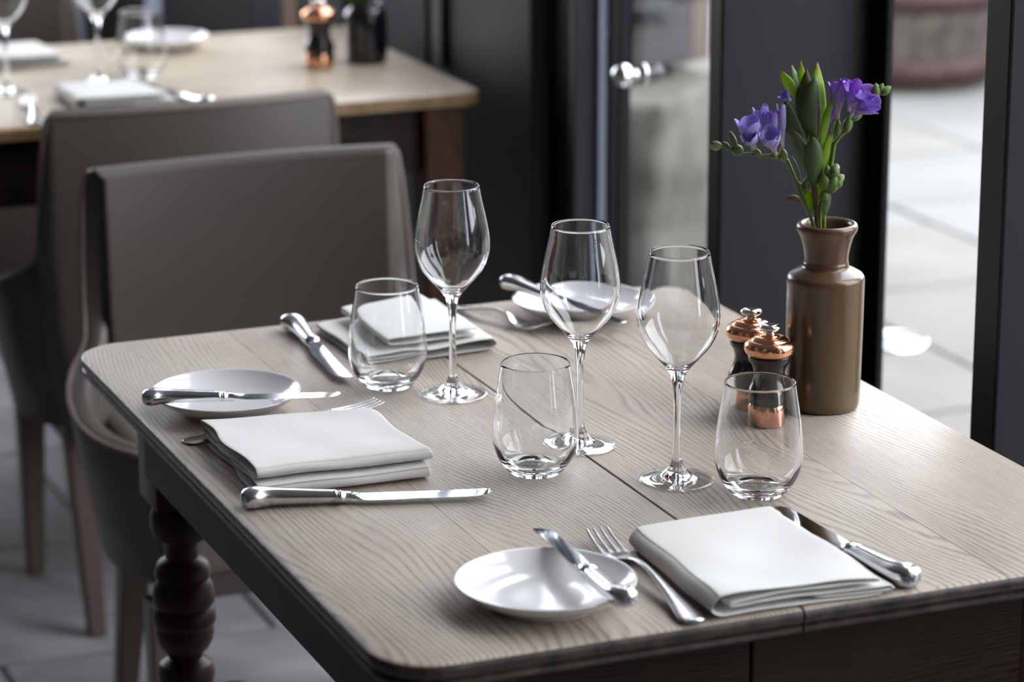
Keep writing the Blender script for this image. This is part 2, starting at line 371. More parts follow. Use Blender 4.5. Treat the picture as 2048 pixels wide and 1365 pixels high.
# closed charcoal panels of the facade further down the room
def panel(name, y0, y1, m, dx=0, par=wr, z1=CEIL):
    return box(name, FX+dx, FX+.055 if dx < .03 else FX+.05, y0, y1, 0, z1, m, par, .002)
box('frame_post', 1.699, FX+.002, 3.915, 3.935, 0, CEIL, M['charcoal'], wr, .002)
box('frame_bead', 1.734, 1.745, 3.903, 3.914, 0, CEIL, M['blue_grey'], wr, .002)
box('frame_bead', 1.748, 1.760, 3.903, 3.912, .885, CEIL, M['pale_blue'], wr, .002)
panel('recess_panel', 3.935, 4.21, M['charcoal_dark'], .03)
panel('wall_panel', 4.21, 4.655, M['charcoal'], z1=1.02)
panel('groove', 4.655, 4.68, M['charcoal_dark'], .02, z1=1.02)
panel('wall_panel', 4.68, 5.09, M['charcoal'], z1=1.02)
box('amber_strip', FX-.012, FX+.01, 4.575, 4.620, .73, .86, M['amber_dark'], wr, .002)
panel('wall_panel', 5.09, 5.40, M['charcoal'], -.01, z1=1.02)
box('amber_strip', FX-.012, FX+.03, 5.36, 5.45, .63, 1.0, M['amber'], wr, .002)
panel('wall_panel', 5.40, 5.52, M['charcoal'], z1=1.02)
panel('wall_panel', 5.52, 5.70, M['rooms_dark'], z1=1.02)
panel('recess_panel', 5.70, 6.36, M['charcoal_dark'])
panel('trim_board', 6.36, 6.49, M['blue_grey'], -.01)
panel('recess_panel', 6.49, 7.12, M['charcoal_dark'])
panel('trim_board', 7.12, 7.42, M['pale_blue'], -.02)
panel('wall_panel', 7.42, 7.5, M['taupe_wall'])
# unseen windows added above those low panels to light the far table
for y0, y1 in ((4.21, 4.70), (4.70, 5.20), (5.20, 5.70)):
    hw = empty('window_%d' % (20+int(y0*2-8)), (FX, (y0+y1)/2, 0), kind='structure'); h = (y1-y0)/2
    box('stile', 0, .05, -h, -h+.03, 1.02, CEIL, M['charcoal_dark'], hw, .003)
    box('stile', 0, .05, h-.03, h, 1.02, CEIL, M['charcoal_dark'], hw, .003)
    box('pane', .022, .028, -h+.03, h-.03, 1.02, CEIL, M['pane'], hw, 0)
# windows in the facade
def window(n, y0, y1, fr=.043):
    w = empty('window_%d' % n, (FX, (y0+y1)/2, 0), kind='structure')
    h = (y1-y0)/2
    box('stile', -.006, .004, -h, -h+fr, 0, CEIL, M['charcoal_dark'], w, .002)
    box('stile', -.006, .004, h-fr, h, 0, CEIL, M['charcoal_dark'], w, .002)
    box('rail', -.006, .004, -h+fr, h-fr, 0, .09, M['charcoal_dark'], w, .002)
    box('rail', -.006, .004, -h+fr, h-fr, 2.62, CEIL, M['charcoal_dark'], w, .002)
    box('pane', -.003, .003, -h+fr, h-fr, .09, 2.62, M['pane'], w, 0)
    return w
window(1, 2.516, 3.112)
w2 = window(2, 3.148, 3.898, .012)
k = 3
for y in (1.83, 1.19, .55, -.09, -.73, -1.37, -2.01, -2.65):
    window(k, y+.048, y+.638, .03); k += 1
added_back_window = empty('window_%d' % k, (-.1, ROOM_Y1+.04, 0), kind='structure')  # unseen back-wall window, added to light the tables from behind
for k in range(3): box('stile', -.75+k*1.195, -.69+k*1.195, -.03, .03, .78, 2.7, M['charcoal_dark'], added_back_window, .003)
for k in range(2): box('pane', -.69+k*1.195, -.75+(k+1)*1.195, -.003, .003, .78, 2.7, M['pane'], added_back_window, 0)
# small door knob and its pull rod on the glazed door
kn = empty('door_knob', (FX, 3.78, .852), label='small polished steel door knob on the glazed door behind the tables', cat='door knob')
bm = bmesh.new(); bm_lathe(bm, [(0, .050), (.008, .049), (.015, .043), (.018, .035), (.016, .027), (.010, .021), (.007, .022), (.007, .006), (.016, .004), (.016, 0), (0, 0)], 24)
bmesh.ops.rotate(bm, verts=bm.verts, cent=(0, 0, 0), matrix=Matrix.Rotation(-PI/2, 3, 'Y')); from_bm('knob', bm, M['chrome'], kn)

# ------------------------------------------------------------ outside
ground = struct('floor_terrace', FX+.06, 16, -8, 30, -.06, -.012, M['joint'])
pv = {}
for i in range(7):
    for j in range(13):
        x0 = 1.84 + i*.56; y0 = 2.3 + j*.52 + (.2 if i % 2 else 0)
        warm = (i, j) in ((1, 3), (2, 5), (1, 4), (2, 4), (0, 2), (3, 8), (4, 7), (0, 1), (2, 6))
        key = warm
        if key not in pv:
            bm = bmesh.new(); bm_box(bm, 0, .548, 0, .508, -.0125, 0, .004, 1)
            o = from_bm('paving_slab', bm, M['paving_warm' if warm else 'paving'], ground, smooth=False); pv[key] = o.data
        else:
            o = bpy.data.objects.new('paving_slab', pv[key]); COL.objects.link(o); o.parent = ground
        o.location = (x0, y0, random.uniform(-.002, .002))
gl = empty('ground_light', (2.90, 5.03, 0), label='round pale light set in the terrace paving outside the window', cat='light')
lathe('lens', [(0, .012), (.04, .011), (.058, .006)], M['lens'], gl, 32)
lathe('rim', [(.058, .0), (.058, .010), (.066, .009), (.068, .0)], M['chrome'], gl, 32)
# half barrel
ba = empty('barrel', (4.40, 7.62, 0), label='old wooden half barrel with rusty hoops on the terrace outside', cat='barrel')
def barrel_r(z): return .245 + .10*math.sin(min(1, z/.5)*PI/2*.9)
ns = 22
for k in range(ns):
    bm = bmesh.new(); a0, a1 = 2*PI*k/ns+.006, 2*PI*(k+1)/ns-.006
    rows = []
    for z in (0, .12, .25, .38, .52):
        R = barrel_r(z)
        rows.append([bm.verts.new((r*math.cos(a), r*math.sin(a), z)) for r in (R, R-.025) for a in ((a0, (a0+a1)/2, a1) if r == R else (a1, a0))])
    for p, q in zip(rows, rows[1:]):
        for m_ in range(5): bm.faces.new((p[m_], p[(m_+1) % 5], q[(m_+1) % 5], q[m_]))
    bm.faces.new(rows[0][::-1]); bm.faces.new(rows[-1])
    from_bm('stave', bm, M['barrel_wood'], ba, smooth=False)
for z0, z1 in ((.02, .10), (.25, .32), (.46, .51)):
    lathe('hoop', [(barrel_r(z0)+.001, z0), (barrel_r(z0)+.006, z0), (barrel_r(z1)+.006, z1), (barrel_r(z1)+.001, z1)], M['barrel_hoop'], ba, 48)
lathe('soil', [(0, .47), (.28, .46), (.30, .44)], simple('potting_soil', (.05, .035, .025), .9, noise_amt=.5, nscale=60), ba, 32)
wb = empty('stone_trough', (5.02, 7.60, 0), -.2, label='pale stone trough beside the barrel at the terrace edge', cat='planter')
box('plinth', -.16, .2, -.12, .12, 0, .10, M['rock'], wb, .01)
box('trough', -.14, .2, -.10, .12, .10, .42, M['white_stone'], wb, .02)
# rough stone pier with dark shopfront on it
def rock_block(name, dims, parent, seed=0):
    bm = bmesh.new(); bm_box(bm, -dims[0]/2, dims[0]/2, -dims[1]/2, dims[1]/2, 0, dims[2], .03, 3)
    bmesh.ops.subdivide_edges(bm, edges=bm.edges, cuts=4, use_grid_fill=True)
    for v in bm.verts:
        n = noise.noise_vector(v.co*7+Vector((seed, 0, 0)))*.022 + noise.noise_vector(v.co*22+Vector((seed, 3, 0)))*.008
        if v.co.z > .02: v.co += n
    return from_bm(name, bm, M['rock'], parent)
pier = empty('stone_pier', (2.68, 5.80, 0), .6, label='rough pale limestone block outside the glazed door', cat='stone')
rock_block('block', (.70, .50, .455), pier)
post = empty('terrace_post', (2.66, 5.74, .478), .45, label='tall dark square post standing on the rough stone block', cat='post')
box('shaft', -.080, .088, -.06, .06, 0, 2.6, M['rooms_dark'], post, .004)
box('board', .091, .155, -.06, .06, 0, 2.6, simple('brown_post_board', (.07, .052, .038), .6), post, .004)
nb = empty('shopfront', (6.2, 13.0, 0), -.45, label='dark shopfront across the terrace beyond the stone block', cat='building')
box('wall', -5.2, 1.2, 0, .4, 0, 4.2, M['rooms_dark'], nb, 0)
for x in (-4.4, -3.2, -2.0, -.8):
    box('shop_window', x, x+.9, -.03, 0, .7, 2.6, M['black_glaze'], nb, .005)
# garden wall off to the right keeps the terrace closed
struct('wall_terrace', 9.0, 9.3, -8, 9, 0, 1.6, M['rock'])

# ------------------------------------------------------------ tables
def yspan(x, X0, X1, Y0, Y1, r):
    """front and back y of a rounded rectangle at x"""
    if x < X0+r: d = X0+r-x
    elif x > X1-r: d = x-(X1-r)
    else: d = 0
    h = math.sqrt(max(0, r*r-d*d)) if d else r
    return Y0+r-h, Y1-r+h
PROF = [(.0055, 0), (.002, -.0015), (.0003, -.0045), (0, -.008), (.0015, -.0115), (.0045, -.0130), (.0045, -.0145), (.0015, -.0155), (.001, -.019), (.004, -.022), (.012, -.0235)]
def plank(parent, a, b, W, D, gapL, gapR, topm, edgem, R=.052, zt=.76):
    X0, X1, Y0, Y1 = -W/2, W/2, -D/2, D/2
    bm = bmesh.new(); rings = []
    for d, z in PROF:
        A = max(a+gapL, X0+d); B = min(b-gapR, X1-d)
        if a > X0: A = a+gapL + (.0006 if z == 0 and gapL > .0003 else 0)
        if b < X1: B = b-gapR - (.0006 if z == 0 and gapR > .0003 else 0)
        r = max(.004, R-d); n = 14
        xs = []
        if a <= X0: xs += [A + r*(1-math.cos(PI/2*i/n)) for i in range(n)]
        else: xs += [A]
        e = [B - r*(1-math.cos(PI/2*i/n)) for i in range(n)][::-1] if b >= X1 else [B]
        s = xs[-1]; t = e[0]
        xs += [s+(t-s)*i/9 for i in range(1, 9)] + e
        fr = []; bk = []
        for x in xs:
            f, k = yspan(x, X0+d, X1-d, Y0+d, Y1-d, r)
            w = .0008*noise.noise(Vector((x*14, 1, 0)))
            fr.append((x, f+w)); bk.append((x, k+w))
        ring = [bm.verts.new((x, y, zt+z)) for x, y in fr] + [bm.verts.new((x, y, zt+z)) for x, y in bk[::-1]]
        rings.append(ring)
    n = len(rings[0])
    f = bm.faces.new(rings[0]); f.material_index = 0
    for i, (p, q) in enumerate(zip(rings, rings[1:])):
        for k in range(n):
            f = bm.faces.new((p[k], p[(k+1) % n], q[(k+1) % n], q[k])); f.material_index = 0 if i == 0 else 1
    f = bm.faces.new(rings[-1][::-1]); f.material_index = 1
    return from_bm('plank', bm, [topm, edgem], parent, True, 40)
LEGP = [(.030, .600), (.036, .594), (.040, .585), (.040, .572), (.036, .560), (.024, .552), (.021, .545), (.022, .536), (.032, .530), (.036, .522), (.037, .514), (.0335, .510), (.0385, .503), (.0405, .492), (.0405, .484), (.0365, .479),
        (.0410, .473), (.0415, .462), (.0375, .456), (.0385, .450), (.0370, .440), (.031, .430), (.024, .424), (.022, .419), (.034, .412), (.038, .402), (.036, .390), (.028, .370), (.022, .30), (.026, .20), (.030, .150), (.024, .140), (.034, .13), (.034, .02), (.028, 0)]
def turned_leg(parent, x, y, m):
    bm = bmesh.new()
    bm_box(bm, x-.036, x+.036, y-.036, y+.036, .60, .735, .003, 2)
    prof = [(0, .602)] + [(r*.84, z) for r, z in LEGP] + [(0, 0)]
    bm_lathe(bm, prof, 32, cx=x, cy=y)
    return from_bm('leg', bm, m, parent, True, 35)
# near table
TX0, TX1, TY0, TY1 = .705, 1.436, 1.980, 2.995
W, D = TX1-TX0, TY1-TY0
tb = empty('dining_table', ((TX0+TX1)/2, (TY0+TY1)/2, 0), label='weathered oak dining table with dark worn edge and turned legs, laid for three', cat='table')
cuts = [-W/2, -W/2+.175, 1.066-(TX0+TX1)/2, .19, W/2]
gaps = [0, .00025, .0009, .00025, 0]
for i in range(4):
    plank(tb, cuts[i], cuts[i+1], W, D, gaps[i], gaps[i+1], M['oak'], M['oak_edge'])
ax, ay = W/2-.027, D/2-.022
px_, py_ = W/2-.066, D/2-.064
box('apron', -px_+.02, -.026, -py_-.010, -py_+.010, .61, .7365, M['dark_oak_x'], tb, .002)
box('apron', -.0245, px_-.02, -py_-.011, -py_+.009, .61, .7365, M['dark_oak_x'], tb, .002)
box('apron', -px_+.02, px_-.02, py_-.010, py_+.010, .63, .7365, M['dark_oak_x'], tb, .002)
for s in (-1, 1): box('apron', s*px_-.010, s*px_+.010, -py_+.02, py_-.02, .630, .7365, M['dark_oak_y'], tb, .002)
for sx in (-1, 1):
    for sy in (-1, 1): turned_leg(tb, sx*(ax-.066), sy*(ay-.066), M['red_wood'])
# far table, boards running across
FW, FD = .69, .95
ft = empty('dining_table', (1.668-FD/2, 4.20+FW/2, 0), PI/2, label='pale oak dining table with rounded brown edge, the far one behind the two leather chairs', cat='table')
cu = [-FW/2, -.17, .0, .17, FW/2]
for i in range(4):
    plank(ft, cu[i], cu[i+1], FW, FD, .0003 if i else 0, .0003 if i < 3 else 0, M['oak_pale'], M['oak_edge_brown'], R=.03)
bx, by = FW/2-.05, FD/2-.06
for s in (-1, 1):
    box('apron', s*bx-.01, s*bx+.01, -by+.03, by-.03, .63, .7365, M['dark_oak'], ft, .002)
    box('apron', -bx+.03, bx-.03, s*by-.01, s*by+.01, .63, .7365, M['dark_oak'], ft, .002)
    for t in (-1, 1):
        bm = bmesh.new(); bm_box(bm, s*bx-.035, s*bx+.035, t*by-.035, t*by+.035, 0, .7365, .006, 2)
        for v in bm.verts:
            if v.co.z < .3: v.co.x = s*bx+(v.co.x-s*bx)*.75; v.co.y = t*by+(v.co.y-t*by)*.75
        from_bm('leg', bm, M['far_leg'], ft, False)

# ------------------------------------------------------------ chairs (front towards local -y)
def make_chair():
    r = empty('dining_chair', (0, 0, 0), label='x', cat='chair', group=None)
    ARM = smooth_profile([(.235, .187, .590), (.243, .170, .570), (.262, .148, .553), (.278, .110, .537), (.286, .070, .522), (.286, .030, .511), (.277, -.010, .503), (.258, -.050, .498), (.225, -.078, .492)], 6)
    def arm_at(t):
        f = t*(len(ARM)-1); k = min(int(f), len(ARM)-2); f -= k
        return [ARM[k][j]*(1-f)+ARM[k+1][j]*f for j in range(3)]
    # plan path of the shell: front left -> back -> front right
    def plan(u):   # u in -1..1 ; returns x,y, outward normal
        s = abs(u); sg = 1 if u > 0 else -1
        if s < .42:
            t = s/.42; x = sg*.205*t; y = .235 - .018*t*t; nx, ny = sg*.10*t, 1
        elif s < .58:
            t = (s-.42)/.16; a = t*PI/2
            x = sg*(.205+.030*math.sin(a)); y = .187+.030*math.cos(a); nx, ny = sg*math.sin(a), math.cos(a)
        else:
            t = (s-.58)/.42; p = arm_at(t); q = arm_at(min(1, t+.02)); o_ = arm_at(max(0, t-.02))
            x = sg*p[0]; y = p[1]; nx, ny = sg*-(q[1]-o_[1]), (q[0]-o_[0])
        l = math.hypot(nx, ny); return x, y, nx/l, ny/l
    def top(u):
        s = abs(u)
        if s < .46: return .800
        arm = arm_at(max(0, (s-.58)/.42))[2]
        q = min(1, (s-.46)/.13); q = q*q*(3-2*q)
        return .80*(1-q) + arm*q
    NU = 84; T = .032; zb = .31
    bm = bmesh.new(); cols = []; pipe = []
    for i in range(NU+1):
        u = -1+2*i/NU; x, y, nx, ny = plan(u); zt = top(u)
        col = []
        lean = lambda z: max(0, (z-.48))*(-.10)     # the back tips slightly over the seat side
        prof = []
        for t in (0, .33, .66, 1): prof.append((0, zb+(zt-.012-zb)*t))
        prof += [(.003, zt-.004), (.010, zt), (T-.010, zt), (T-.003, zt-.004)]
        for t in (1, .66, .33, 0): prof.append((T+.004*math.sin(t*PI), zb+(zt-.012-zb)*t))
        for d, z in prof:
            bulge = 0
            w = 1-.13*max(0, (.50-z)/.18)
            col.append(bm.verts.new(((x-nx*(d-bulge))*w, y-ny*d + (lean(z)*-1 if False else -lean(z)*0 + (.5-z)*.0), z)))
        cols.append(col)
        pipe.append((x-nx*.002, y-ny*.002, zt-.006))
    n = len(cols[0])
    for a, b in zip(cols, cols[1:]):
        for k in range(n): bm.faces.new((a[k], a[(k+1) % n], b[(k+1) % n], b[k]))
    bm.faces.new(cols[0]); bm.faces.new(cols[-1][::-1])
    from_bm('shell', bm, M['leather'], r)
    tube('piping', pipe, .0042, M['leather_light'], r, 6)
    bm = bmesh.new()
    bm_box(bm, -.205, .205, -.088, .195, .315, .478, .018, 4)
    for v in bm.verts:
        if v.co.z > .46: v.co.x *= 1.10; v.co.z += .008*(1-(v.co.x/.24)**2)
    from_bm('seat', bm, M['leather_light'], r)
    box('seat_rail', -.205, .205, -.080, .19, .285, .318, M['leather'], r, .004)
    for sx in (-1, 1):
        for sy in (-1, 1):
            bm = bmesh.new(); x, y = sx*(.205 if sy < 0 else .182), (-.052 if sy < 0 else .165)
            bx_, by_ = x+sx*(.004), y+(0 if sy < 0 else .085)
            t, b = .021, .013
            v = [bm.verts.new((x+i*t, y+j*t, .286)) for i, j in ((-1, -1), (1, -1), (1, 1), (-1, 1))] + [bm.verts.new((bx_+i*b, by_+j*b, 0)) for i, j in ((-1, -1), (1, -1), (1, 1), (-1, 1))]
            bm.faces.new(v[:4]); bm.faces.new(v[4:][::-1])
            for k in range(4): bm.faces.new((v[k], v[(k+1) % 4], v[4+(k+1) % 4], v[4+k]))
            bmesh.ops.bevel(bm, geom=list(bm.edges), offset=.003, segments=2, affect='EDGES')
            from_bm('leg', bm, M['chair_leg'], r, False)
    return r
ch = make_chair()
place(ch, (1.120, 3.49, 0), 0, 'taupe leather tub chair facing us, tucked behind the near oak table')
c2 = copy_tree(ch); place(c2, (1.163, 4.31, 0), PI, 'taupe leather chair seen from behind, drawn up to the far pale table')
c3 = copy_tree(ch); place(c3, (1.06, 5.10, 0), 0, 'taupe leather chair on the far side of the far pale table')
st = empty('stool', (.62, 2.535, 0), label='dark padded stool at the bottom left, only its seat corner showing under the oak table', cat='stool')
box('seat', -.20, .20, -.19, .19, .40, .468, M['leather'], st, .026, 5)
box('seat_rail', -.18, .18, -.17, .17, .35, .402, M['chair_leg'], st, .004)
for sx in (-1, 1):
    for sy in (-1, 1): box('leg', sx*.16-.017, sx*.16+.017, sy*.15-.017, sy*.15+.017, 0, .352, M['chair_leg'], st, .004)

# ------------------------------------------------------------ glassware
TZ = .7602
def wine_glass():
    r = empty('wine_glass', (0, 0, 0), cat='wine glass')
    outer = [(.0042, .098), (.0052, .100), (.0075, .1035), (.0125, .1105), (.0205, .1195), (.0290, .1295), (.0345, .1395), (.0376, .1495), (.0383, .158), (.0374, .170), (.0345, .186), (.0305, .204), (.0278, .2185)]
    outer = smooth_profile(outer, 4)
    th = .0011
    inner = []
    for i, (a, z) in enumerate(outer):
        if z < .107: continue
        p = outer[max(0, i-1)]; q = outer[min(len(outer)-1, i+1)]
        dx, dz = q[0]-p[0], q[1]-p[1]; l = math.hypot(dx, dz)
        t = th + max(0, (.118-z))*.12
        inner.append((a-dz/l*t, z+dx/l*t))
    stem = [(0, .0), (.0330, .0), (.0348, .0006), (.0352, .0014), (.0345, .0021), (.026, .0034), (.016, .0062), (.0100, .0105), (.0062, .016), (.0045, .022), (.0038, .032), (.0034, .050), (.0034, .070), (.0038, .082), (.0048, .092), (.0058, .0985), (.0075, .1035)]
    stem = [stem[0], stem[1]] + smooth_profile(stem[1:], 3)[1:]
    core = [(0, .0006), (.0135, .0006), (.0150, .0012), (.0152, .0064)] + [p for p in stem if p[1] > .0068]
    prof = core + [p for p in outer if p[1] > .1045] + [(outer[-1][0]-.0004, outer[-1][1]+.0006), (outer[-1][0]-.0009, outer[-1][1]+.0003)] + inner[::-1] + [(0, inner[0][1]-.0008)]
    lathe('bowl', prof, M['glass'], r, 64)
    lathe('foot', smooth_profile([(.0154, .0066), (.020, .0048), (.027, .0032), (.0330, .0023), (.0348, .0018), (.0352, .0010), (.0345, .0002), (.0330, 0), (.027, .0008), (.0154, .0010)], 2), M['thin_glass'], r, 64)
    return r
def tumbler():
    r = empty('tumbler', (0, 0, 0), cat='tumbler')
    outer = smooth_profile([(.0235, .0005), (.0262, .003), (.0310, .0085), (.0365, .018), (.0400, .030), (.0405, .040), (.0395, .055), (.0372, .075), (.0340, .095), (.0323, .1065)], 4)
    inner = []
    for i, (a, z) in enumerate(outer):
        if z < .009: continue
        p = outer[max(0, i-1)]; q = outer[min(len(outer)-1, i+1)]
        dx, dz = q[0]-p[0], q[1]-p[1]; l = math.hypot(dx, dz)
        t = .0013 + max(0, (.03-z))*.10
        inner.append((a-dz/l*t, z+dx/l*t))
    prof = [(0, .0012), (.018, .0012), (.0215, 0)] + outer + [(outer[-1][0]-.0005, outer[-1][1]+.0006), (outer[-1][0]-.0011, outer[-1][1]+.0003)] + inner[::-1] + [(.020, .0082), (.010, .0072), (0, .0070)]
    lathe('glass_body', prof, M['glass'], r, 64)
    return r
wg = wine_glass(); place(wg, (1.022, 2.664, TZ), 0, 'tall wine glass furthest back on the near table, beside the back napkin')
g = copy_tree(wg); place(g, (1.072, 2.455, TZ), 0, 'middle wine glass on the near table, in front of the back plate')
g = copy_tree(wg); place(g, (1.113, 2.324, TZ), 0, 'nearest wine glass, beside the tumbler and the pepper mills')
g = copy_tree(wg); place(g, (1.129, 4.51, TZ), 0, 'right-hand wine glass on the far table, behind the front napkin')
g = copy_tree(wg); place(g, (.972, 4.475, TZ), 0, 'wine glass at the left edge of the picture on the far table')
tu = tumbler(); place(tu, (.972, 2.720, TZ), 0, 'stemless tumbler in front of the back napkin on the near table')
g = copy_tree(tu); place(g, (1.002, 2.398, TZ), 0, 'stemless tumbler in the middle of the near table, right of the ivory folded napkin')
g = copy_tree(tu); place(g, (1.166, 2.262, TZ), 0, 'stemless tumbler nearest the two copper mills')
g = copy_tree(tu); place(g, (1.205, 4.53, TZ), 0, 'blurred tumbler on the far table beside its bread plate')

# ------------------------------------------------------------ plates
def plate():
    r = empty('bread_plate', (0, 0, 0), cat='plate')
    top = smooth_profile([(0, .0062), (.030, .0064), (.044, .0078), (.056, .0112), (.067, .0168), (.0735, .0218)], 4)
    bot = smooth_profile([(.0742, .0205), (.066, .0135), (.055, .0072), (.047, .0045)], 4)
    prof = top + [(.0748, .0222), (.0752, .0214)] + bot + [(.0455, .0008), (.0440, 0), (.0425, .0006), (.0405, .0032), (0, .0032)]
    lathe('dish', prof, M['china'], r, 72)
    return r
pl = plate(); place(pl, (.876, 2.075, TZ), 0, 'white bread plate at the front of the near table')
g = copy_tree(pl); place(g, (.792, 2.700, TZ), 0, 'white bread plate at the left edge of the near table')
g = copy_tree(pl); place(g, (1.263, 2.896, TZ), 0, 'white bread plate at the back of the near table, behind the wine glasses')
g = copy_tree(pl); place(g, (1.312, 4.775, TZ), 0, 'white bread plate on the far table')

# ------------------------------------------------------------ cutlery
def knife(L=.225, grip=.100, name='table_knife'):
    """pistol-grip knife, butt at x=0, blade to x=L, lying flat (width along y)"""
    r = empty(name, (0, 0, 0), cat='knife')
    s = grip/.100
    secs = [(0.0, -.0040, .0085, .0030, .0030), (.0012*s, -.0040, .0085, .0065, .0055), (.004*s, -.0038, .0085, .0092, .0075), (.009*s, -.0030, .0085, .0108, .0084), (.015*s, -.0018, .0085, .0108, .0083), (.022*s, -.0004, .0083, .0096, .0076),
            (.032*s, .0004, .0078, .0086, .0068), (.050*s, .0004, .0072, .0078, .0062), (.070*s, 0, .0066, .0070, .0056), (.084*s, 0, .0063, .0064, .0052)]
    secs = smooth_profile(secs, 3)
    sx = .084*s
    bm = bmesh.new()
    rings = []
    for k, (dx, w) in enumerate(((.001, .0064), (.0018, .0072), (.0026, .0064), (.0036, .0062), (.0044, .0074), (.0052, .0062), (.0062, .0064), (.007, .0072), (.0078, .0062), (.012, .0056), (.016, .0052))):
        rings.append((sx+dx, 0, .0062-.0001*k, w, w*.80))
    bm_loft(bm, secs+rings, 20, 2.5)
    from_bm('handle', bm, M['steel'], r, True, 50)
    bx = sx+.015
    bm = bmesh.new()
    st = [(bx-.003, -.0042, .0046, .0022), (bx+.004, -.0048, .0060, .0018), (bx+.012, -.0085, .0066, .0011), (bx+.030, -.0095, .0064, .0009), (bx+(L-bx)*.5, -.0090, .0062, .0008),
          (L-.022, -.0088, .0062, .0008), (L-.010, -.0070, .0066, .0007), (L-.003, -.0030, .0070, .0006), (L, .0015, .0062, .0004)]
    st = smooth_profile(st, 4)
    rows = []
    for x, y0, y1, t in st:
        t = max(t, .0003)
        rows.append([bm.verts.new((x, y0, .0050)), bm.verts.new((x, (y0+y1)/2, .0050+t*.8)), bm.verts.new((x, y1, .0050+t)), bm.verts.new((x, y1, .0050-t)), bm.verts.new((x, (y0+y1)/2, .0050-t*.8)), bm.verts.new((x, y0, .00495))])
    for a, b in zip(rows, rows[1:]):
        for k in range(6): bm.faces.new((a[k], a[(k+1) % 6], b[(k+1) % 6], b[k]))
    bm.faces.new(rows[0]); bm.faces.new(rows[-1][::-1])
    from_bm('blade', bm, M['blade'], r, True, 40)
    return r
def fork(L=.205):
    r = empty('table_fork', (0, 0, 0), cat='fork')
    secs = [(0, 0, .0030, .0040, .0011), (.002, 0, .0030, .0085, .0017), (.008, 0, .0030, .0108, .0019), (.020, 0, .0040, .0098, .0019), (.040, 0, .0062, .0068, .0019), (.065, 0, .0095, .0042, .0019), (.095, 0, .0128, .0029, .0020), (.118, 0, .0120, .0030, .0019),
            (.128, 0, .0100, .0050, .0015), (.137, 0, .0075, .0098, .0012), (.148, 0, .0050, .0122, .0011), (.158, 0, .0038, .0124, .0011)]
    secs = smooth_profile(secs, 3)
    bm = bmesh.new(); bm_loft(bm, [(a, b, c+(.0008), d, e) for a, b, c, d, e in secs], 16, 2.2)
    from_bm('handle', bm, M['steel'], r, True, 60)
    for k in range(4):
        y = (-1.5+k)*.0066
        bm = bmesh.new()
        ts = [(.155, y, .0046, .0023, .0011), (.170, y*1.0, .0042, .0018, .0012), (.185, y*.98, .0058, .0016, .0012), (.198, y*.95, .0092, .0013, .0011), (L, y*.93, .0122, .0006, .0006)]
        bm_loft(bm, smooth_profile(ts, 3), 8, 2.0); from_bm('tine', bm, M['steel'], r)
    return r
def lay(o, butt, tip, L, label, roll=0, zb=TZ, zt=None):
    d = Vector((tip[0]-butt[0], tip[1]-butt[1], (zt if zt is not None else zb)-zb))
    rz = math.atan2(d.y, d.x); ry = -math.atan2(d.z, math.hypot(d.x, d.y))
    o.rotation_mode = 'XYZ'; o.rotation_euler = (roll, ry, rz); o.location = (butt[0], butt[1], zb)
    o['label'] = label
    return o
kn0 = knife(.228); kn0.scale = (1, 1.15, 1.15); lay(kn0, (.7165, 2.4065), (.938, 2.343), .228, 'steel table knife lying left to right in front of the ivory folded napkin')
k2 = copy_tree(kn0); lay(k2, (1.166, 1.985), (1.156, 2.19), .228, 'steel table knife right of the square white napkin at the front')
k3 = copy_tree(kn0); lay(k3, (.951, 2.972), (.935, 2.75), .228, 'steel table knife left of the back napkin, running towards the tumbler')
bk = knife(.195, .088, 'butter_knife'); lay(bk, (.7015, 2.683), (.897, 2.622), .195, 'butter knife lying across the left bread plate', zb=TZ+.0215, zt=TZ+.0215)
b2 = copy_tree(bk); lay(b2, (.905, 1.982), (.913, 2.163), .195, 'butter knife lying across the front bread plate', zb=TZ+.0215, zt=TZ+.0225)
b3 = copy_tree(bk); lay(b3, (1.203, 2.965), (1.258, 2.80), .195, 'butter knife lying across the back bread plate', zb=TZ+.0235, zt=TZ+.017)
fk = fork(); lay(fk, (.968, 1.981), (.9775, 2.200), .205, 'steel fork beside the front plate, prongs pointing away')
fk.scale = (1.08, 1.02, 1)
f2 = copy_tree(fk); f2.scale = (1.08, 1, .55); lay(f2, (.7225, 2.608), (.940, 2.655), .205, 'steel fork half hidden under the ivory folded napkin on the left')
f3 = copy_tree(fk); lay(f3, (1.142, 2.975), (1.196, 2.845), .205, 'steel fork right of the back napkin, prongs towards the middle wine glass')
f3.scale = (.72, .95, 1)

